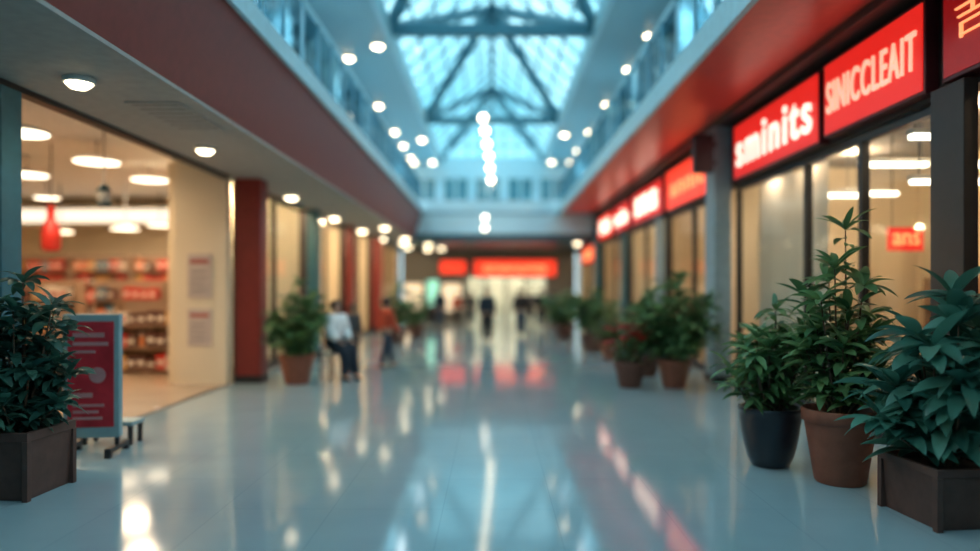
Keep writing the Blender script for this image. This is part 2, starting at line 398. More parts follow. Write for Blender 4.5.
# ------------------------------------------------------------ glazed shopfronts
def shopfront(n,x,y0,y1,top,mull,mf,side,label='glazed shopfront with slim dark frame'):
    o=MB().box(-0.01,0.01,0.05,y1-y0-0.05,0.15,top-0.05).obj('window_%d'%n,G_shop,(x,y0,0),kind='structure',label=label,category='shop window')
    f=MB(); L=y1-y0
    f.box(-0.05,0.05,0,L,0,0.15); f.box(-0.05,0.05,0,L,top-0.1,top)
    for i in [0.03]+[m-y0 for m in mull]+[L-0.03]: f.box(-0.05,0.05,i-0.045,i+0.045,0.15,top-0.1)
    f.obj('frame',mf,parent=o)
shopfront(wn,XR+0.1,7.0,13.2,3.72,[8.75,10.3],M_dark,1); wn+=1
shopfront(wn,XR+0.1,4.6,6.5,3.72,[],M_dark,1); wn+=1
for (a,c) in ((13.8,18.3),(18.7,23.4),(23.8,29.2),(29.7,37.9)):
    shopfront(wn,XR+0.1,a,c,3.72,[a+(c-a)*.5],M_dark,1); wn+=1
for (a,c) in ((13.65,18.4),(18.8,23.2),(23.6,28.4),(28.9,37.9)):
    shopfront(wn,XL-0.1,a,c,3.9,[a+(c-a)*.5],M_brown,-1); wn+=1
struct('wall_right.002',8.5,8.7,2,38,0,4.3,M_cream,'cream rear wall of the glazed shops','wall')
struct('ceiling.005',XR+0.2,8.5,2,38,4.2,4.3,M_beige,'shop ceiling','ceiling')
for i,y in enumerate((14.0,18.5,23.6,29.4,37.9)):
    struct('wall_right.%03d'%(3+i),XR+0.2,8.5,y,y+0.15,0,4.2,M_cream if i%2==0 else M_creamdk,'cream partition between shops','wall')
struct('wall_right.009',XR+0.2,8.5,1.85,2.0,0,4.2,M_cream,'cream shop end wall','wall')
struct('wall_left.006',-7.6,-7.4,22.2,38,0,4.3,M_cream,'cream rear wall of the far shops','wall')
struct('wall_left.007',-6.15,-6.0,13.3,22.0,0,4.2,M_cream,'cream rear wall of the shop beyond the entrance','wall')
struct('wall_left.010',-6.0,XL-0.2,18.55,18.7,0,4.2,M_cream,'cream partition between shops','wall')
struct('ceiling.006',-7.4,XL-0.2,22.2,38,4.2,4.3,M_beige,'shop ceiling','ceiling')
struct('wall_left.009',-7.4,XL-0.2,28.5,28.7,0,4.2,M_cream,'cream partition between shops','wall')
struct('wall_left.008',-7.4,XL-0.2,37.9,38.1,0,4.2,M_creamdk,'tan shop end wall','wall')
def curtain(x,y0,y1,z0,z1,m,name,label):
    b=MB(); n=24; pts=[]
    for i in range(n+1):
        t=i/n; pts.append((0.006*math.sin(i*1.6),(y1-y0)*t))
    for i in range(n):
        (a,c),(d,g)=pts[i],pts[i+1]
        b.poly([(a,c,0),(d,g,0),(d,g,z1-z0),(a,c,z1-z0)],0,True)
    return b.obj(name,m,(x,y0,z0),label=label,category='blind')
M_cur=mat('beige_fabric',(0.80,0.68,0.52),0.85,var=0.03)
curtain(XR+0.45,10.4,13.1,0.02,3.7,M_cur,'window_blind','smooth beige fabric blind behind the shop window')
def linear(x0,x1,y,z,top):
    e=empty('linear_lamp',((x0+x1)/2,y,z),'slim white linear ceiling lamp glowing warm white','lamp','linear lamps in the glazed shop')
    w=(x1-x0)/2
    MB().box(-w,w,-0.07,0.07,0.02,0.08).obj('housing',M_white,parent=e)
    MB().box(-w+0.02,w-0.02,-0.06,0.06,-0.03,0.02).obj('tube',M_lampc,parent=e)
    for s in (-1,1): MB().tube([(s*w*0.8,0,0.08),(s*w*0.8,0,top-z)],0.008,6).obj('cord',M_dark,parent=e)
for (x0,x1,y,zz) in ((5.35,6.35,10.2,3.6),(4.95,5.6,8.3,3.6),(5.3,6.2,11.7,3.35),(5.5,6.6,9.2,3.2),(6.6,7.6,10.2,3.6),(6.3,7.3,12.6,3.5),(6.4,7.4,8.3,3.6)):
    linear(x0,x1,y,zz,4.2)
for (x,y,p) in ((6.3,5.6,35),(6.4,9.0,65),(6.4,12.3,75),(6.2,16.2,150),(6.2,21,150),(6.2,26.5,170),(6.2,33,190),(-5.45,16.2,190),(-5.45,20.4,190),(-6.2,25.5,400),(-6.2,33,400)):
    plight((x,y,4.05),p,(1.0,0.72,0.45),0.10)
slight((4.80,11.0,4.0),60,(1.0,0.78,0.56),0.06,150)  # added fill spot between glass and blind, brightens the blind
slight((4.80,12.4,4.0),60,(1.0,0.78,0.56),0.06,150)  # second added fill spot for the blind
for (x,y,rz) in ((7.9,9.5,-math.pi/2),(7.9,12,-math.pi/2),(7.9,16,-math.pi/2),(7.9,21,-math.pi/2)):
    copy_thing(SHM,(x,y,0),rz)
copy_thing(SHM,(-7.0,25.5,0),math.pi/2)

# ------------------------------------------------------------ signs
RM=Matrix(((0,0,-1),(-1,0,0),(0,1,0)))
def textobj(txt,size,ext,m,parent,loc,rot,sx=1.0,bold=0.0,name='lettering',sp=1.0):
    cu=bpy.data.curves.new(name,'FONT'); cu.body=txt; cu.size=size; cu.extrude=ext; cu.offset=bold
    cu.align_x='CENTER'; cu.align_y='CENTER'; cu.space_character=sp
    o=bpy.data.objects.new(name,cu); COL.objects.link(o)
    bpy.context.view_layer.update()
    dg=bpy.context.evaluated_depsgraph_get()
    me=bpy.data.meshes.new_from_object(o.evaluated_get(dg)); bpy.data.objects.remove(o)
    me.materials.clear(); me.materials.append(m)
    xs=[v.co.x for v in me.vertices]; ys=[v.co.y for v in me.vertices]
    cx=(min(xs)+max(xs))/2; cy=(min(ys)+max(ys))/2
    w=max(xs)-min(xs); h=max(ys)-min(ys)
    for v in me.vertices: v.co.x-=cx; v.co.y-=cy
    o=bpy.data.objects.new(name,me); COL.objects.link(o); o.parent=parent
    o.location=loc; o.rotation_euler=rot.to_euler()
    return o,w,h
def sign_right(y0,y1,z0,z1,txt,m,frac_w=0.86,frac_h=0.6,face=M_signred,ext=0.012,bold=0.0,label='',sp=1.0,dy=0.0,dzz=0.0):
    e=empty('shop_sign',(XR-0.001,(y0+y1)/2,z0),label,'sign')
    L=(y1-y0)/2
    MB().box(-0.14,0,-L,L,0,z1-z0).obj('panel',M_signrim,parent=e,bevel=0.01)
    MB().box(-0.15,-0.14,-L+0.04,L-0.04,0.04,z1-z0-0.04).obj('face',face,parent=e)
    o,w,h=textobj(txt,0.6,ext,m,e,(-0.15-ext,dy,(z1-z0)/2+dzz),RM,bold=bold,sp=sp)
    o.scale=(2*L*frac_w/w,(z1-z0)*frac_h/h,1)
    return e
sign_right(9.42,12.75,3.74,4.74,'sminits',M_letter,0.88,0.58,bold=0.009,sp=1.18,label='glowing red shop sign with rounded cream lettering sminits')
sign_right(7.12,9.30,3.78,4.76,'SINICCLEAIT',M_letter2,0.88,0.42,bold=0.002,sp=1.15,label='red shop sign with warm capital lettering SINICCLEAIT')
sign_right(4.5,6.86,3.80,4.84,'吉 玉 品',M_letter3,0.80,0.34,bold=-0.008,face=M_signdk,label='dark red shop sign with orange character lettering')
sign_right(14.0,17.7,3.72,4.72,'annit',M_letter3,0.72,0.42,bold=0.008,sp=1.1,face=M_farsign,label='bright red shop sign with orange lettering')
sign_right(18.1,22.0,3.74,4.70,'sns',M_letterf,0.72,0.58,bold=0.02,sp=1.1,label='red shop sign with bold white lettering')
sign_right(22.5,25.2,3.74,4.68,'mcits',M_letterf,0.8,0.52,bold=0.018,sp=1.1,label='red shop sign with bold white lettering')
sign_right(25.7,28.8,3.74,4.66,'nas',M_letterf,0.72,0.55,bold=0.018,sp=1.1,face=M_farsign,label='bright red shop sign with white lettering')
sign_right(29.9,34.0,2.95,3.7,'as',M_letter3,0.6,0.6,bold=0.02,face=M_farsign,label='small red shop sign with orange lettering')
e=empty('projecting_sign',(4.18,13.1,3.95),'dark unlit box sign bracketed to the pilaster','sign')
MB().box(-0.42,-0.05,-0.08,0.08,0,0.72).obj('box',M_dark,parent=e,bevel=0.015)
for z in (0.15,0.5): MB().box(-0.05,0.02,-0.03,0.1,z,z+0.07).obj('bracket',M_brown,parent=e)
e=empty('window_sign',(PX(906,10.6),10.6,PZ(251,10.6)),'small glowing red sign hanging inside the shop','sign')
MB().box(-0.27,0.27,0,0.04,0,0.36).obj('panel',M_signred,parent=e)
o,w,h=textobj('ans',0.2,0.01,M_letter3,e,(0,-0.012,0.18),Matrix(((1,0,0),(0,0,-1),(0,1,0)))); o.scale=(0.4/w,0.18/h,1)
MB().tube([(-0.2,0.02,0.36),(-0.2,0.02,4.2-e.location.z)],0.006,6).obj('cord',M_dark,parent=e)

# ------------------------------------------------------------ far entrance
struct('wall_far.001',XL,-1.4,38,38.2,0,3.9,M_farwall,'taupe wall beside the far entrance','wall')
struct('wall_far.002',2.9,XR,38,38.2,0,3.9,M_farwall,'taupe wall beside the far entrance','wall')
struct('wall_far.003',-1.4,2.9,38,38.2,2.45,3.9,M_farwall,'header over the far entrance','wall')
M_cream2=mat('pale_cream_wall',(0.74,0.62,0.46),0.75,var=0.4,scale=0.9)
struct('wall_far.004',XL,XR,43.5,43.7,0,3.9,M_cream2,'bright rear wall beyond the far entrance','wall')
for (x,y) in ((0,40.5),(2,41)): plight((x,y,3.4),300,(1.0,0.84,0.64),0.25)
for x in (-3,0,3): slight((x,34,3.8),110,(1.0,0.84,0.65),0.4,160)  # added warm fill spots under the bridge, not placed on its downlights
e=empty('shop_sign',(PX(515,37.9),37.99,2.42),'long glowing red sign above the far entrance','sign')
MB().box(-2.25,2.25,-0.14,0,0,0.92).obj('panel',M_signrim,parent=e)
MB().box(-2.2,2.2,-0.16,-0.14,0.04,0.88).obj('face',M_farsign,parent=e)
o,w,h=textobj('smanonts',0.5,0.02,M_letter3,e,(0,-0.18,0.46),Matrix(((1,0,0),(0,0,-1),(0,1,0))),bold=0.01); o.scale=(3.4/w,0.42/h,1)
e=empty('shop_sign',(PX(453,37.9),37.99,2.55),'short glowing red sign on the far wall','sign')
MB().box(-0.72,0.72,-0.14,0,0,0.75).obj('panel',M_signrim,parent=e)
MB().box(-0.68,0.68,-0.16,-0.14,0.04,0.71).obj('face',M_farsign,parent=e)
M_lb=mat('warm_lightbox',(1,0.9,0.75),0.5,emit=(1.0,0.74,0.45),es=0.8,var=0.4,scale=3)
for px in (452,412,398):
    e=empty('window_display',(PX(px,37.9),37.98,0.5),'lit shop display case on the far wall','display','lit display cases on the end wall')
    if PX(px,37.9)<-4.3: e.location.x=-4.25
    MB().box(-0.55,0.55,-0.12,0,0,1.6).obj('case',M_dark,parent=e)
    MB().box(-0.50,0.50,-0.13,-0.12,0.06,1.54).obj('lit_face',M_lb,parent=e)
    if px==412: break
for i in range(4):
    x=-1.38+i*1.06
    o=MB().box(0,1.04,-0.01,0.01,0.05,2.4).obj('door_%d'%(i+1),G_shop,(x,38.1,0),kind='structure',label='glass entrance door with dark frame',category='door')
    MB().box(0,0.04,-0.03,0.03,0,2.44).box(1.0,1.05,-0.03,0.03,0,2.44).box(0,1.05,-0.03,0.03,2.38,2.44).obj('frame',M_brown,parent=o)
e=empty('display_screen',(PX(433,36),36,0),'freestanding glowing pale green display screen','screen')
MB().box(-0.35,0.35,-0.05,0.05,0,2.3).obj('case',M_dark,parent=e)
MB().box(-0.30,0.30,-0.06,-0.05,0.9,2.2).obj('screen',mat('green_screen',(0.3,0.8,0.6),0.4,emit=(0.4,0.9,0.75),es=0.6),parent=e)

# ------------------------------------------------------------ downlights
def downlight(proto,loc,r,m,label,group):
    e=empty('downlight',loc,label,'ceiling lamp',group)
    MB().lathe([(r*1.15,-0.05),(r*1.2,0.0)],24).obj('housing',M_white,parent=e)
    MB().lathe([(r*0.6,-0.10),(r*0.97,-0.06),(r,-0.05)],24).obj('lens',m,parent=e)
    return e
A=downlight(None,(-4.1,6.95,3.88),0.125,M_lamp,'round warm glowing downlight on the soffit','downlights over the shopfronts')
for (x,y) in ((-4.24,10.35),(-4.5,15.7),(-4.6,20.4),(-4.6,24.8),(-4.5,28.6),(-3.55,28.6),(-3.6,23.5)): copy_thing(A,(x,y,3.88),sc=1.0+0.02*max(0,y-10))
for (x,y) in ((-4.0,31.5),(-3.0,33),(-4.2,35),(-2.6,36),(3.9,32),(-3.4,37)): copy_thing(A,(x,y,3.9),sc=1.3)
for y in (6.95,10.35,15.7,20.2,24.6): slight((-4.2,y,3.74),30,(1.0,0.85,0.65),0.45,140)
Bd=downlight(None,(-4.25,20,8.4),0.15,M_lampf,'round glowing downlight under the upper soffit','upper gallery downlights')
for up in (231,183,157,143,131,126): copy_thing(Bd,(-4.1,6.6*F/up,8.4))
for up in (254,220,185,157,138,127): copy_thing(Bd,(4.1,6.6*F/up,8.4))
for (x,y) in ((-3.1,19.0),(3.1,30.0),(-3.1,31),(3.1,36.5),(-3.1,36.5)): copy_thing(Bd,(x,y,8.4))
for y in (-2,3.5,9,15,21,27,34):
    for s in (-1,1): slight((s*4.1,y,8.18),500,(0.80,0.95,1.0),0.7,165)  # added cool fill spots brightening the hall, without fixtures of their own
P=empty('pendant_lamp',(0,27,8.2),'small globe lamp hanging from the roof ridge','lamp','globe lamps under the roof ridge')
MB().lathe([(0.02,-0.13),(0.10,-0.09),(0.135,0.0),(0.10,0.09),(0.02,0.13)],18).obj('globe',M_lampf,parent=P)
MB().lathe([(0.05,0.12),(0.05,0.18)],12).obj('cap',M_tealdk,parent=P)
MB().tube([(0,0,0.17),(0,0,RZ-8.35)],0.01,6).obj('cord',M_dark,parent=P)
for i,(px,py) in enumerate(((483,118),(485,131),(487,144),(489,156),(490,168),(491,180))):
    D=27.6+i*1.75; z=PZ(py,D)
    if i==0: P.location=(PX(px,D),D,z)
    else: copy_thing(P,(PX(px,D),D,z))
for z in (4.35,4.8):
    e=empty('wall_lamp',(-0.3,29.84,z+0.0),'small round lamp on the bridge face','lamp')
    MB().lathe([(0.11,0),(0.11,0.05)],16).obj('lens',M_lampc,parent=e).rotation_euler=(math.pi/2,0,0)
    MB().box(-0.13,0.13,0.0,0.06,-0.13,0.13).obj('backplate',M_tealdk,parent=e)
b=MB(); b.box(-0.3,0.3,-0.7,0.7,-0.015,0,0)
for i in range(7): b.box(-0.26,0.26,-0.62+i*0.19,-0.59+i*0.19,-0.018,-0.014,1)
b.obj('air_vent',[M_beige,mat('vent_slot',(0.16,0.15,0.14),0.7)],(-3.8,8.5,3.88),label='slotted air vent in the beige soffit',category='vent')

# ------------------------------------------------------------ plants
def leafmat(name,c1,c2):
    m=bpy.data.materials.new(name); m.use_nodes=True
    nt=m.node_tree; N=nt.nodes; L=nt.links; b=N['Principled BSDF']
    g=N.new('ShaderNodeNewGeometry'); r=N.new('ShaderNodeValToRGB')
    r.color_ramp.elements[0].color=(*c1,1); r.color_ramp.elements[1].color=(*c2,1)
    L.new(g.outputs['Random Per Island'],r.inputs['Fac']); L.new(r.outputs['Color'],b.inputs['Base Color'])
    b.inputs['Roughness'].default_value=0.36; b.inputs['Specular IOR Level'].default_value=0.55
    tr=N.new('ShaderNodeBsdfTranslucent'); L.new(r.outputs['Color'],tr.inputs['Color'])
    mx=N.new('ShaderNodeMixShader'); mx.inputs[0].default_value=0.3
    L.new(b.outputs[0],mx.inputs[1]); L.new(tr.outputs[0],mx.inputs[2]); L.new(mx.outputs[0],N['Material Output'].inputs['Surface'])
    return m
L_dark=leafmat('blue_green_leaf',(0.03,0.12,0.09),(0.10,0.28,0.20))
L_left=leafmat('dark_green_leaf',(0.018,0.075,0.060),(0.06,0.17,0.12))  # darker leaf green of the left plant
L_mid=leafmat('green_leaf',(0.055,0.15,0.06),(0.19,0.34,0.13))
L_warm=leafmat('olive_leaf',(0.08,0.14,0.05),(0.24,0.32,0.12))
M_stem=mat('woody_stem',(0.11,0.07,0.04),0.7)
M_soil=mat('potting_soil',(0.03,0.02,0.015),0.95,bump=0.6,scale=30)
M_terra=mat('terracotta',(0.27,0.088,0.05),0.7,var=0.15); M_blk=mat('black_glazed_pot',(0.012,0.016,0.023),0.3)
M_wood=mat('brown_planter',(0.09,0.045,0.035),0.6,var=0.2); M_tbrown=mat('brown_clay',(0.15,0.06,0.04),0.7)
def leaf(mb,base,dirv,ln,wd,droop,fold=0.25,seg=6):
    d=Vector(dirv).normalized(); p=Vector(base)
    up=Vector((0,0,1)); side=d.cross(up)
    if side.length<0.05: side=Vector((1,0,0))
    side.normalize()
    n=len(mb.v); roll=random.uniform(-0.5,0.5)
    for i in range(seg+1):
        t=i/seg
        w=wd*(math.sin(math.pi*min(1,t*0.93+0.05))**0.8)*(1-0.25*t)
        if i==seg: w=0.001
        nrm=side.cross(d).normalized()
        s2=(side*math.cos(roll)+nrm*math.sin(roll))
        lift=nrm*(w*fold)
        mb.v+=[tuple(p-s2*w+lift),tuple(p),tuple(p+s2*w+lift)]
        p=p+d*(ln/seg)
        d=(d+Vector((0,0,-1))*droop/seg).normalized()
    for i in range(seg):
        a=n+i*3
        mb.f.append((a,a+1,a+4,a+3)); mb.f.append((a+1,a+2,a+5,a+4)); mb.mi+=[0,0]; mb.sm+=[True,True]
def foliage(e,z0,height,spread,nst,nl,ln,wd,lm,droop=0.9,lowskirt=0,seg=6,lean=(0,0),minh=0.3,taper=0.35):
    st=MB(); fo=MB()
    for k in range(nst):
        a=2.4*k+random.uniform(-.3,.3)
        rr=spread*(((k+0.5)/nst)**0.5)*0.75
        hh=height*random.uniform(minh,1.0)*(1-taper*(rr/spread))
        if k==0: hh=height*0.95; rr=spread*0.1
        b0=Vector((math.cos(a)*0.05,math.sin(a)*0.05,z0))
        tip=Vector((math.cos(a)*rr+lean[0],math.sin(a)*rr+lean[1],z0+hh))
        mid=(b0+tip)/2+Vector((math.cos(a)*rr*0.1,math.sin(a)*rr*0.1,hh*0.06))
        st.tube([b0,mid,tip],[0.014,0.010,0.005],6)
        for j in range(nl):
            an=2*math.pi*j/nl+random.uniform(-.3,.3); el=random.uniform(-0.15,1.1)
            dv=Vector((math.cos(an)*math.cos(el),math.sin(an)*math.cos(el),math.sin(el)))
            leaf(fo,tip+dv*0.01,dv,ln*random.uniform(0.7,1.1),wd*random.uniform(0.8,1.1),droop*random.uniform(0.6,1.3),seg=seg)
        for j in range(int(nl*1.5)):
            t=random.uniform(0.22,0.95); q=b0.lerp(mid,t*2) if t<0.5 else mid.lerp(tip,t*2-1)
            an=random.uniform(0,6.28); el=random.uniform(-0.1,0.8)
            dv=Vector((math.cos(an)*math.cos(el),math.sin(an)*math.cos(el),math.sin(el)))
            leaf(fo,q,dv,ln*random.uniform(0.7,1.1),wd*random.uniform(0.8,1.1),droop*random.uniform(0.7,1.4),seg=seg)
    for j in range(lowskirt):
        an=random.uniform(0,6.28); el=random.uniform(0.15,0.7)
        dv=Vector((math.cos(an)*math.cos(el),math.sin(an)*math.cos(el),math.sin(el)))
        leaf(fo,Vector((math.cos(an)*0.08,math.sin(an)*0.08,z0+random.uniform(0.1,0.45))),dv,ln*1.3,wd*1.1,1.4,seg=seg)
    st.obj('stem',M_stem,parent=e); fo.obj('foliage',lm,parent=e)
def pot_round(e,r,h,m,rim=True):
    if rim: p=[(r*0.62,0.0),(r*0.66,0.015),(r*0.92,h*0.82),(r*0.93,h*0.83),(r,h*0.84),(r*1.0,h*0.985),(r*0.985,h),(r*0.9,h),(r*0.88,h*0.86)]
    else: p=[(r*0.55,0.0),(r*0.62,0.015),(r*0.74,h*0.16),(r*0.85,h*0.36),(r*0.94,h*0.6),(r*0.99,h*0.82),(r*1.0,h*0.93),(r*1.03,h*0.95),(r*1.03,h*0.99),(r*1.0,h),(r*0.93,h),(r*0.9,h*0.88)]
    MB().lathe(p,36,close=True).obj('pot',m,parent=e)
    MB().lathe([(r*0.86,h*0.87),(r*0.87,h*0.885),(r*0.3,h*0.91)],30).obj('soil',M_soil,parent=e)
def pot_square(e,w,h,m):
    b=MB(); a=w*0.43; c=w*0.5
    n=len(b.v); lv=[(a,0.0),(a*1.02,0.03),(c*0.955,h*0.86),(c*0.955,h*0.865),(c,h*0.87),(c,h),(c*0.88,h),(c*0.87,h*0.88)]
    for s,z in lv: b.v+=[(-s,-s,z),(s,-s,z),(s,s,z),(-s,s,z)]
    for j in range(len(lv)-1):
        for i in range(4):
            i2=(i+1)%4; b.f.append((n+j*4+i,n+j*4+i2,n+(j+1)*4+i2,n+(j+1)*4+i)); b.mi.append(0); b.sm.append(False)
    b.f.append((n+3,n+2,n+1,n)); b.mi.append(0); b.sm.append(False)
    b.obj('planter_box',m,parent=e,bevel=0.008)
    for sx in (-1,1):
        for sy in (-1,1):
            MB().box(sx*c*0.93-0.025,sx*c*0.93+0.025,sy*c*0.93-0.025,sy*c*0.93+0.025,0,h*0.87).obj('corner_post',m,parent=e,bevel=0.004)
    MB().box(-c*0.87,c*0.87,-c*0.87,c*0.87,h*0.85,h*0.89).obj('soil',M_soil,parent=e)
def plant(px,pb,label,kind,r,h,fh,spread,nst,nl,ln,wd,lm,droop=0.9,skirt=0,pm=None,seg=6,off=0.0,D=None,rz=0.0,lean=(0,0),minh=0.3,taper=0.35):
    D=D or H*F/(pb-CY); D+=off
    e=empty('potted_plant',(PX(px,D),D,0),label,'plant',rz=rz)
    if kind=='sq': pot_square(e,r*2,h,pm or M_wood)
    else: pot_round(e,r,h,pm or M_terra,rim=(kind!='black'))
    foliage(e,h*0.85,fh,spread,nst,nl,ln,wd,lm,droop,skirt,seg=seg,lean=lean,minh=minh,taper=taper)
    return e
plant(946,533,'leafy dark green plant in a square brown planter','sq',0.34,0.46,1.40,0.64,18,11,0.40,0.070,L_dark,0.9,34,off=0.36,rz=0.10,seg=8,minh=0.28)
plant(840,491,'tall green plant with slender leaves in a terracotta pot','round',0.335,0.68,1.85,0.50,24,10,0.30,0.048,L_mid,0.85,16,pm=M_terra,off=0.3,minh=0.3,taper=0.55)
plant(770,473,'bushy fine-leaved green plant in a round black pot','black',0.30,0.60,1.12,0.54,24,11,0.28,0.038,L_mid,1.0,18,pm=M_blk,off=0.3)
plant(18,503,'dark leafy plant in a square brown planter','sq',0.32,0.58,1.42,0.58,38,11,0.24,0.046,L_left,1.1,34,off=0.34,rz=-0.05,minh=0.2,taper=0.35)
plant(297,384,'bushy green plant in a terracotta pot beside the red pillar','round',0.34,0.55,1.45,0.72,32,10,0.28,0.055,L_mid,0.9,14,seg=4,off=0.1,minh=0.2)
plant(674,386,'bushy plant with narrow leaves in a terracotta pot','round',0.31,0.50,1.55,1.0,38,10,0.34,0.058,L_mid,0.9,14,seg=4,off=-0.2,minh=0.2)
plant(645,384,'green plant in a dark brown clay pot','round',0.34,0.50,1.05,0.6,18,10,0.26,0.05,L_mid,0.9,10,pm=M_tbrown,seg=4,off=1.2)
plant(593,351,'green plant in a brown clay pot beside the shops','round',0.38,0.5,1.3,0.95,20,10,0.32,0.07,L_mid,0.9,8,seg=4,pm=M_tbrown)
plant(564,339,'green plant in a clay pot near the bridge','round',0.36,0.5,1.25,0.9,18,10,0.32,0.07,L_mid,0.9,8,seg=4,pm=M_tbrown)
plant(612,356,'green plant in a terracotta pot beside the shops','round',0.3,0.4,1.0,0.7,14,9,0.28,0.06,L_warm,0.9,8,seg=4,D=17.6)
plant(397,343,'green plant in a brown clay pot beside the red pillar','round',0.36,0.5,1.5,0.65,16,10,0.28,0.06,L_mid,0.9,8,seg=4,pm=M_tbrown)
plant(416,338,'green plant in a clay pot near the bridge','round',0.34,0.45,1.2,0.65,14,9,0.28,0.06,L_mid,0.9,8,seg=4,pm=M_tbrown)
e=empty('potted_plant',(PX(630,12.7),12.7,0),'low plant with red blooms in a dark bowl','plant')
pot_round(e,0.30,0.46,M_tbrown)
foliage(e,0.40,0.50,0.38,11,7,0.18,0.045,L_mid,0.9,6,seg=4)
for i in range(48):
    fl=MB(); a=random.uniform(0,6.28); r=random.uniform(0.05,0.42); z=random.uniform(0.62,1.10)
    for j in range(6):
        an=j*1.047; leaf(fl,(0,0,0),(math.cos(an),math.sin(an),0.6),0.12,0.05,0.6,seg=3)
    fl.obj('bloom',mat('red_petal',(0.60,0.07,0.05),0.5),(math.cos(a)*r,math.sin(a)*r,z),parent=e)

# ------------------------------------------------------------ promo stand
D=7.6
e=empty('poster_stand',(PX(93,D),D,0),'freestanding pale teal poster stand with red advertising panel','sign stand',rz=0.12)
zt=PZ(314,D)
M_frame=mat('pale_teal_frame',(0.24,0.38,0.41),0.4)
MB().box(-0.29,0.29,-0.05,0.05,0.18,zt).obj('frame',M_frame,parent=e,bevel=0.012)
MB().box(-0.235,0.235,-0.058,-0.05,0.30,zt-0.08).obj('poster',mat('red_poster',(0.50,0.03,0.045),0.4,var=0.3,scale=4),parent=e)
M_pp=mat('pale_print',(0.50,0.26,0.27),0.5)
for (a,b_,c,d) in ((-0.18,0.14,zt-0.25,zt-0.20),(-0.18,0.18,zt-0.34,zt-0.30),(-0.18,0.05,zt-0.42,zt-0.39),(-0.18,0.02,0.62,0.67),(-0.18,0.14,0.52,0.55),(-0.18,0.08,0.45,0.48),(-0.18,0.12,0.38,0.41)):
    MB().box(a,b_,-0.062,-0.058,c,d).obj('print_line',M_pp,parent=e)
MB().lathe([(0.085,0),(0.085,0.004)],20).obj('print_badge',M_pp,(0.07,-0.058,0.86),parent=e).rotation_euler=(math.pi/2,0,0)
for s in (-1,1):
    MB().box(s*0.25-0.03,s*0.25+0.03,-0.26,0.26,0.05,0.1).box(s*0.25-0.02,s*0.25+0.02,-0.02,0.02,0.1,0.2).box(s*0.25-0.03,s*0.25+0.03,-0.26,-0.2,0,0.06).box(s*0.25-0.03,s*0.25+0.03,0.2,0.26,0,0.06).obj('foot',M_dark,parent=e)
e=empty('low_trolley',(PX(106,8.0),8.15,0),'low dark flatbed stool beside the poster stand','stool')
MB().box(-0.30,0.30,-0.15,0.15,0.22,0.27).obj('top',M_frame,parent=e,bevel=0.01)
for sx in (-1,1):
    for sy in (-1,1): MB().box(sx*0.26-0.02,sx*0.26+0.02,sy*0.11-0.02,sy*0.11+0.02,0,0.22).obj('leg',M_dark,parent=e)

# ------------------------------------------------------------ people
def skin_mesh(name,chains,parent,m,sub=2):
    verts=[];edges=[];rad=[];roots=[];idx={}
    for ch in chains:
        prev=None
        for (key,co,r) in ch:
            if key in idx: i=idx[key]
            else:
                i=len(verts); verts.append(co); rad.append(r); idx[key]=i
                if prev is None: roots.append(i)
            if prev is not None: edges.append((prev,i))
            prev=i
    me=bpy.data.meshes.new(name); me.from_pydata(verts,edges,[])
    o=bpy.data.objects.new(name,me); COL.objects.link(o)
    md=o.modifiers.new('skin','SKIN')
    sv=me.skin_vertices[0].data
    for i,r in enumerate(rad): sv[i].radius=(r,r) if not isinstance(r,tuple) else r
    for i in roots: sv[i].use_root=True
    md.use_smooth_shade=True
    s=o.modifiers.new('sub','SUBSURF'); s.levels=sub; s.render_levels=sub
    bpy.context.view_layer.update()
    dg=bpy.context.evaluated_depsgraph_get()
    m2=bpy.data.meshes.new_from_object(o.evaluated_get(dg)); bpy.data.objects.remove(o)
    m2.materials.clear(); m2.materials.append(m)
    for p in m2.polygons: p.use_smooth=True
    o=bpy.data.objects.new(name,m2); COL.objects.link(o); o.parent=parent
    return o
M_skin=mat('skin',(0.50,0.28,0.19),0.5); M_skin2=mat('tan_skin',(0.30,0.16,0.10),0.5)
M_eye=mat('eye',(0.05,0.04,0.04),0.2); M_lip=mat('lip',(0.35,0.10,0.08),0.5)
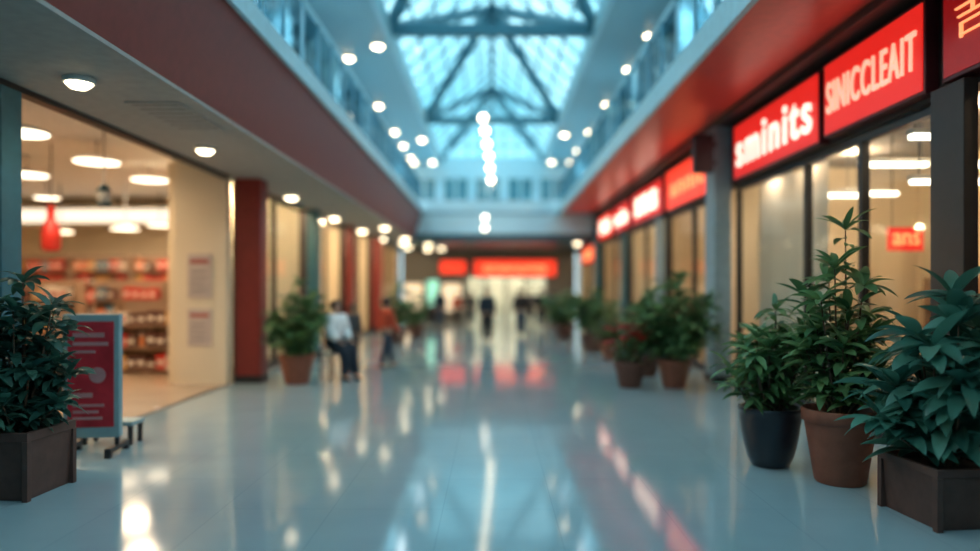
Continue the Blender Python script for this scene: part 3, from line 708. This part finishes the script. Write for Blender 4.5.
def person(px,pf,hgt,top,trouser,hair,rz=0.0,stride=0.10,skin=M_skin,long_hair=False,label='',lean=0.0,D=None,girth=1.0,sit=False):
    D=D or H*F/(pf-CY); e=empty('person',(PX(px,D),D,0),label,'person',rz=rz)
    S=hgt; dz=-0.12 if sit else 0.0
    def V(x,y,z): return (x*S,y*S,(z+dz)*S)
    def W(x,y,z): return (x*S,y*S,z*S)
    ly=-lean
    def J(s):
        sw=stride*s
        if sit:
            return dict(hip=W(s*.05,-.02,.405),knee=W(s*.062,-.225,.31),ank=W(s*.06,-.25-.02*s,.05),toe=W(s*.065,-.33-.02*s,.022),
                sh=V(s*.098,ly,.80),el=V(s*.125,ly-.03,.645),wr=W(s*.085,-.16,.435),pa=W(s*.078,-.195,.415))
        return dict(hip=V(s*.048,0,.51),knee=V(s*.052,-sw*.55-0.012,.285),ank=V(s*.05,-sw+0.01,.05),toe=V(s*.055,-sw-.07,.022),
            sh=V(s*.098,ly,.80),el=V(s*.125,ly+sw*.35,.635),wr=V(s*.132,ly+sw*.8-.03,.50),pa=V(s*.134,ly+sw*.85-.04,.462))
    R=J(1); Lf=J(-1)
    def tors(g): return [('pel',V(0,0,.53),(.085*S+g,.062*S+g)),('bel',V(0,ly*.3,.61),(.072*S+g,.055*S+g)),('che',V(0,ly*.7,.71),(.085*S+g,.06*S+g)),('uch',V(0,ly,.785),(.078*S+g,.052*S+g))]
    neck=[('uch',None,0),('nk',V(0,ly,.845),.030*S),('jaw',V(0,ly-.012,.885),.040*S),('hd',V(0,ly-.004,.93),.056*S),('cr',V(0,ly,.968),.044*S)]
    def arm(j,s,g): return [('uch',None,0),('sh%d'%s,j['sh'],.036*S+g),('el%d'%s,j['el'],.025*S+g),('wr%d'%s,j['wr'],.017*S+g)]
    def leg(j,s,g): return [('pel',None,0),('hip%d'%s,j['hip'],.055*S+g),('kn%d'%s,j['knee'],.036*S+g),('an%d'%s,j['ank'],.023*S+g)]
    ch=[tors(0),neck]
    for s,j in ((1,R),(-1,Lf)):
        a=arm(j,s,0)+[('pa%d'%s,j['pa'],.020*S)]; ch.append(a)
        ch.append(leg(j,s,0)+[('to%d'%s,j['toe'],.020*S)])
        p=Vector(j['pa'])
        for k,(dy,ln) in enumerate(((-.013,.040),(-.005,.046),(.004,.043),(.012,.034))):
            if sit:
                b0=p+Vector((-dy*S*s,-.008*S,0)); b1=b0+Vector((0,-ln*S*.5,-.004*S)); b2=b0+Vector((0,-ln*S*.9,-.018*S))
            else:
                b0=p+Vector((0,dy*S,-.008*S)); b1=b0+Vector((-s*.002*S,-.002*S,-ln*S*.5)); b2=b0+Vector((-s*.010*S,-.004*S,-ln*S))
            ch.append([('f%d%d0'%(s,k),tuple(b0),.0052*S),('f%d%d1'%(s,k),tuple(b1),.0048*S),('f%d%d2'%(s,k),tuple(b2),.004*S)])
        b0=p+(Vector((-s*.012*S,.006*S,0)) if sit else Vector((0,-.012*S,.008*S))); b1=b0+Vector((-s*.012*S,-.014*S,-.006*S)); b2=b1+Vector((-s*.004*S,-.014*S,-.008*S))
        ch.append([('t%d0'%s,tuple(b0),.006*S),('t%d1'%s,tuple(b1),.0055*S),('t%d2'%s,tuple(b2),.0045*S)])
        ea=Vector(V(s*.053,ly+.004,.925)); ch.append([('e%d0'%s,tuple(ea+Vector((0,0,-.012*S))),.006*S),('e%d1'%s,tuple(ea+Vector((s*.004*S,0,.012*S))),.009*S)])
    ch.append([('n0',V(0,ly-.055,.938),.007*S),('n1',V(0,ly-.066,.918),.010*S)])
    skin_mesh('body',ch,e,skin)
    for s in (-1,1): MB().lathe([(.001*S,(.925+dz)*S),(.006*S,(.93+dz)*S),(.006*S,(.934+dz)*S),(.001*S,(.94+dz)*S)],8,cx=s*.02*S,cy=(ly-.054)*S).obj('eye',M_eye,parent=e)
    MB().box(-.016*S,.016*S,(ly-.056)*S,(ly-.048)*S,(.893+dz)*S,(.899+dz)*S).obj('mouth',M_lip,parent=e,bevel=0.003)
    g=.016*S*girth
    def fixarm(s,j): return [('uch',None,0),('sh%d'%s,j['sh'],.036*S+g),('el%d'%s,j['el'],.026*S+g),('wr%d'%s,tuple(Vector(j['wr'])*0.92+Vector(j['el'])*0.08),.019*S+g*.8)]
    skin_mesh('jacket',[tors(g),fixarm(1,R),fixarm(-1,Lf)],e,top)
    tt=[('pel',V(0,0,.53),(.085*S+g*.7,.062*S+g*.7)),('bel',V(0,0,.57),(.074*S+g*.6,.055*S+g*.6))]
    skin_mesh('trousers',[tt,leg(R,1,g),leg(Lf,-1,g)],e,trouser)
    for s,j in ((1,R),(-1,Lf)):
        a=Vector(j['ank']); t=Vector(j['toe'])
        hl=(a.x,a.y+.02*S,.022*S)
        skin_mesh('shoe',[[('h',hl,.026*S),('m',(a.x,(a.y+t.y)/2,.026*S),.027*S),('t',(t.x,t.y,.020*S),.022*S)]],e,M_dark,1)
    b=MB(); n=len(b.v); seg=18; rings=9
    for i in range(rings+1):
        ph=math.pi/2-(math.pi/2+ (1.0 if not long_hair else 1.35))*i/rings
        for k in range(seg):
            th=2*math.pi*k/seg
            fr=max(0,-math.sin(th))
            p2=max(ph,0.42*fr**0.6) if fr>0.35 else ph
            b.v.append((.064*S*math.cos(p2)*math.cos(th),(ly+.006)*S+.072*S*math.cos(p2)*math.sin(th),(.935+dz)*S+.066*S*math.sin(p2)-(0.03*S if (long_hair and i>rings-3 and fr<0.35) else 0)))
    for i in range(rings):
        for k in range(seg):
            k2=(k+1)%seg; b.f.append((n+i*seg+k,n+(i+1)*seg+k,n+(i+1)*seg+k2,n+i*seg+k2)); b.mi.append(0); b.sm.append(True)
    b.obj('hair',hair,parent=e)
    return e
M_wshirt=mat('white_shirt',(0.85,0.87,0.87),0.8); M_navy=mat('navy_cloth',(0.015,0.025,0.04),0.85); M_blackc=mat('black_cloth',(0.015,0.015,0.018),0.85)
M_orange=mat('rust_cloth',(0.62,0.09,0.04),0.85); M_jean=mat('dark_denim',(0.03,0.05,0.08),0.85); M_greyc=mat('grey_cloth',(0.07,0.07,0.075),0.85)
M_hair=mat('dark_hair',(0.02,0.013,0.01),0.5); M_hairb=mat('brown_hair',(0.09,0.045,0.02),0.5)
pw=person(334,379,1.78,M_wshirt,M_navy,M_hairb,rz=1.0,label='person in a white shirt and dark trousers, perched on a stool',lean=.03,girth=1.8,sit=True)
e=empty('stool',tuple(pw.location),'plain high grey stool under the seated person','stool',rz=1.0)
MB().box(-0.20,0.20,-0.10,0.22,0.50,0.55).obj('seat',M_tealdk,parent=e,bevel=0.01)
for sx in (-1,1):
    for yy in (-0.07,0.19): MB().box(sx*0.17-0.015,sx*0.17+0.015,yy-0.015,yy+0.015,0,0.50).obj('leg',M_dark,parent=e)
person(352,369,1.45,M_greyc,M_blackc,M_hair,rz=0.5,stride=.05,label='person in a grey top and black trousers, standing',skin=M_skin2)
person(387,368,1.60,M_orange,M_jean,M_hair,rz=2.2,stride=.11,label='person in a rust-red top and dark jeans, walking',girth=0.9)
person(487,342,1.80,M_navy,M_blackc,M_hair,rz=0.2,stride=.08,label='person in a dark coat and black trousers, walking',girth=1.6)
person(521,336,1.80,M_blackc,M_jean,M_hair,rz=3.0,stride=.07,label='person in black clothes, walking away',girth=1.6)
person(440,329,1.75,M_navy,M_jean,M_hair,rz=0.4,stride=.06,label='person in a navy jacket, standing',girth=1.6)
person(457,326,1.6,M_orange,M_blackc,M_hairb,rz=0.0,stride=.07,label='person in a rust top near the far entrance')
person(541,328,1.75,M_blackc,M_blackc,M_hair,rz=3.3,stride=.06,label='person in black clothes near the far entrance',girth=1.4)
person(531,324,1.7,M_greyc,M_blackc,M_hair,rz=3.1,stride=.06,label='person in grey top near the far entrance')
person(471,326,1.65,M_greyc,M_navy,M_hair,rz=0.1,stride=.05,label='person in a grey top and navy trousers at the far entrance')
person(553,328,1.65,M_greyc,M_jean,M_hair,rz=2.8,stride=.05,label='person in grey clothes near the far entrance')

# ------------------------------------------------------------ world
w=bpy.data.worlds.new('sky'); scene.world=w; w.use_nodes=True
N=w.node_tree.nodes; L=w.node_tree.links; bg=N['Background']
tc=N.new('ShaderNodeTexCoord'); nz=N.new('ShaderNodeTexNoise'); nz.inputs['Scale'].default_value=3.0; nz.inputs['Detail'].default_value=5
rp=N.new('ShaderNodeValToRGB')
rp.color_ramp.elements[0].position=0.35; rp.color_ramp.elements[0].color=(0.24,0.58,0.70,1)
rp.color_ramp.elements[1].position=0.66; rp.color_ramp.elements[1].color=(0.78,0.95,1.0,1)
L.new(tc.outputs['Generated'],nz.inputs['Vector']); L.new(nz.outputs['Fac'],rp.inputs['Fac']); L.new(rp.outputs['Color'],bg.inputs['Color'])
bg.inputs['Strength'].default_value=2.5
l=bpy.data.lights.new('roof_portal','AREA'); l.shape='RECTANGLE'; l.size=5.4; l.size_y=43; l.cycles.is_portal=True
o=bpy.data.objects.new('roof_portal',l); COL.objects.link(o); o.location=(0,15.7,RZ+0.2)

# ------------------------------------------------------------ camera
cam=bpy.data.cameras.new('camera'); co=bpy.data.objects.new('camera',cam); COL.objects.link(co)
co.location=(0,0,H); co.rotation_euler=(math.pi/2,0,0)
cam.sensor_width=36; cam.lens=36*F/980; cam.shift_x=-2/980; cam.shift_y=12.5/980
cam.dof.use_dof=True; cam.dof.focus_distance=5.9; cam.dof.aperture_fstop=0.24
cam.clip_end=300
scene.camera=co
scene.view_settings.view_transform='Standard'
scene.view_settings.look='None'
scene.view_settings.exposure=0.2
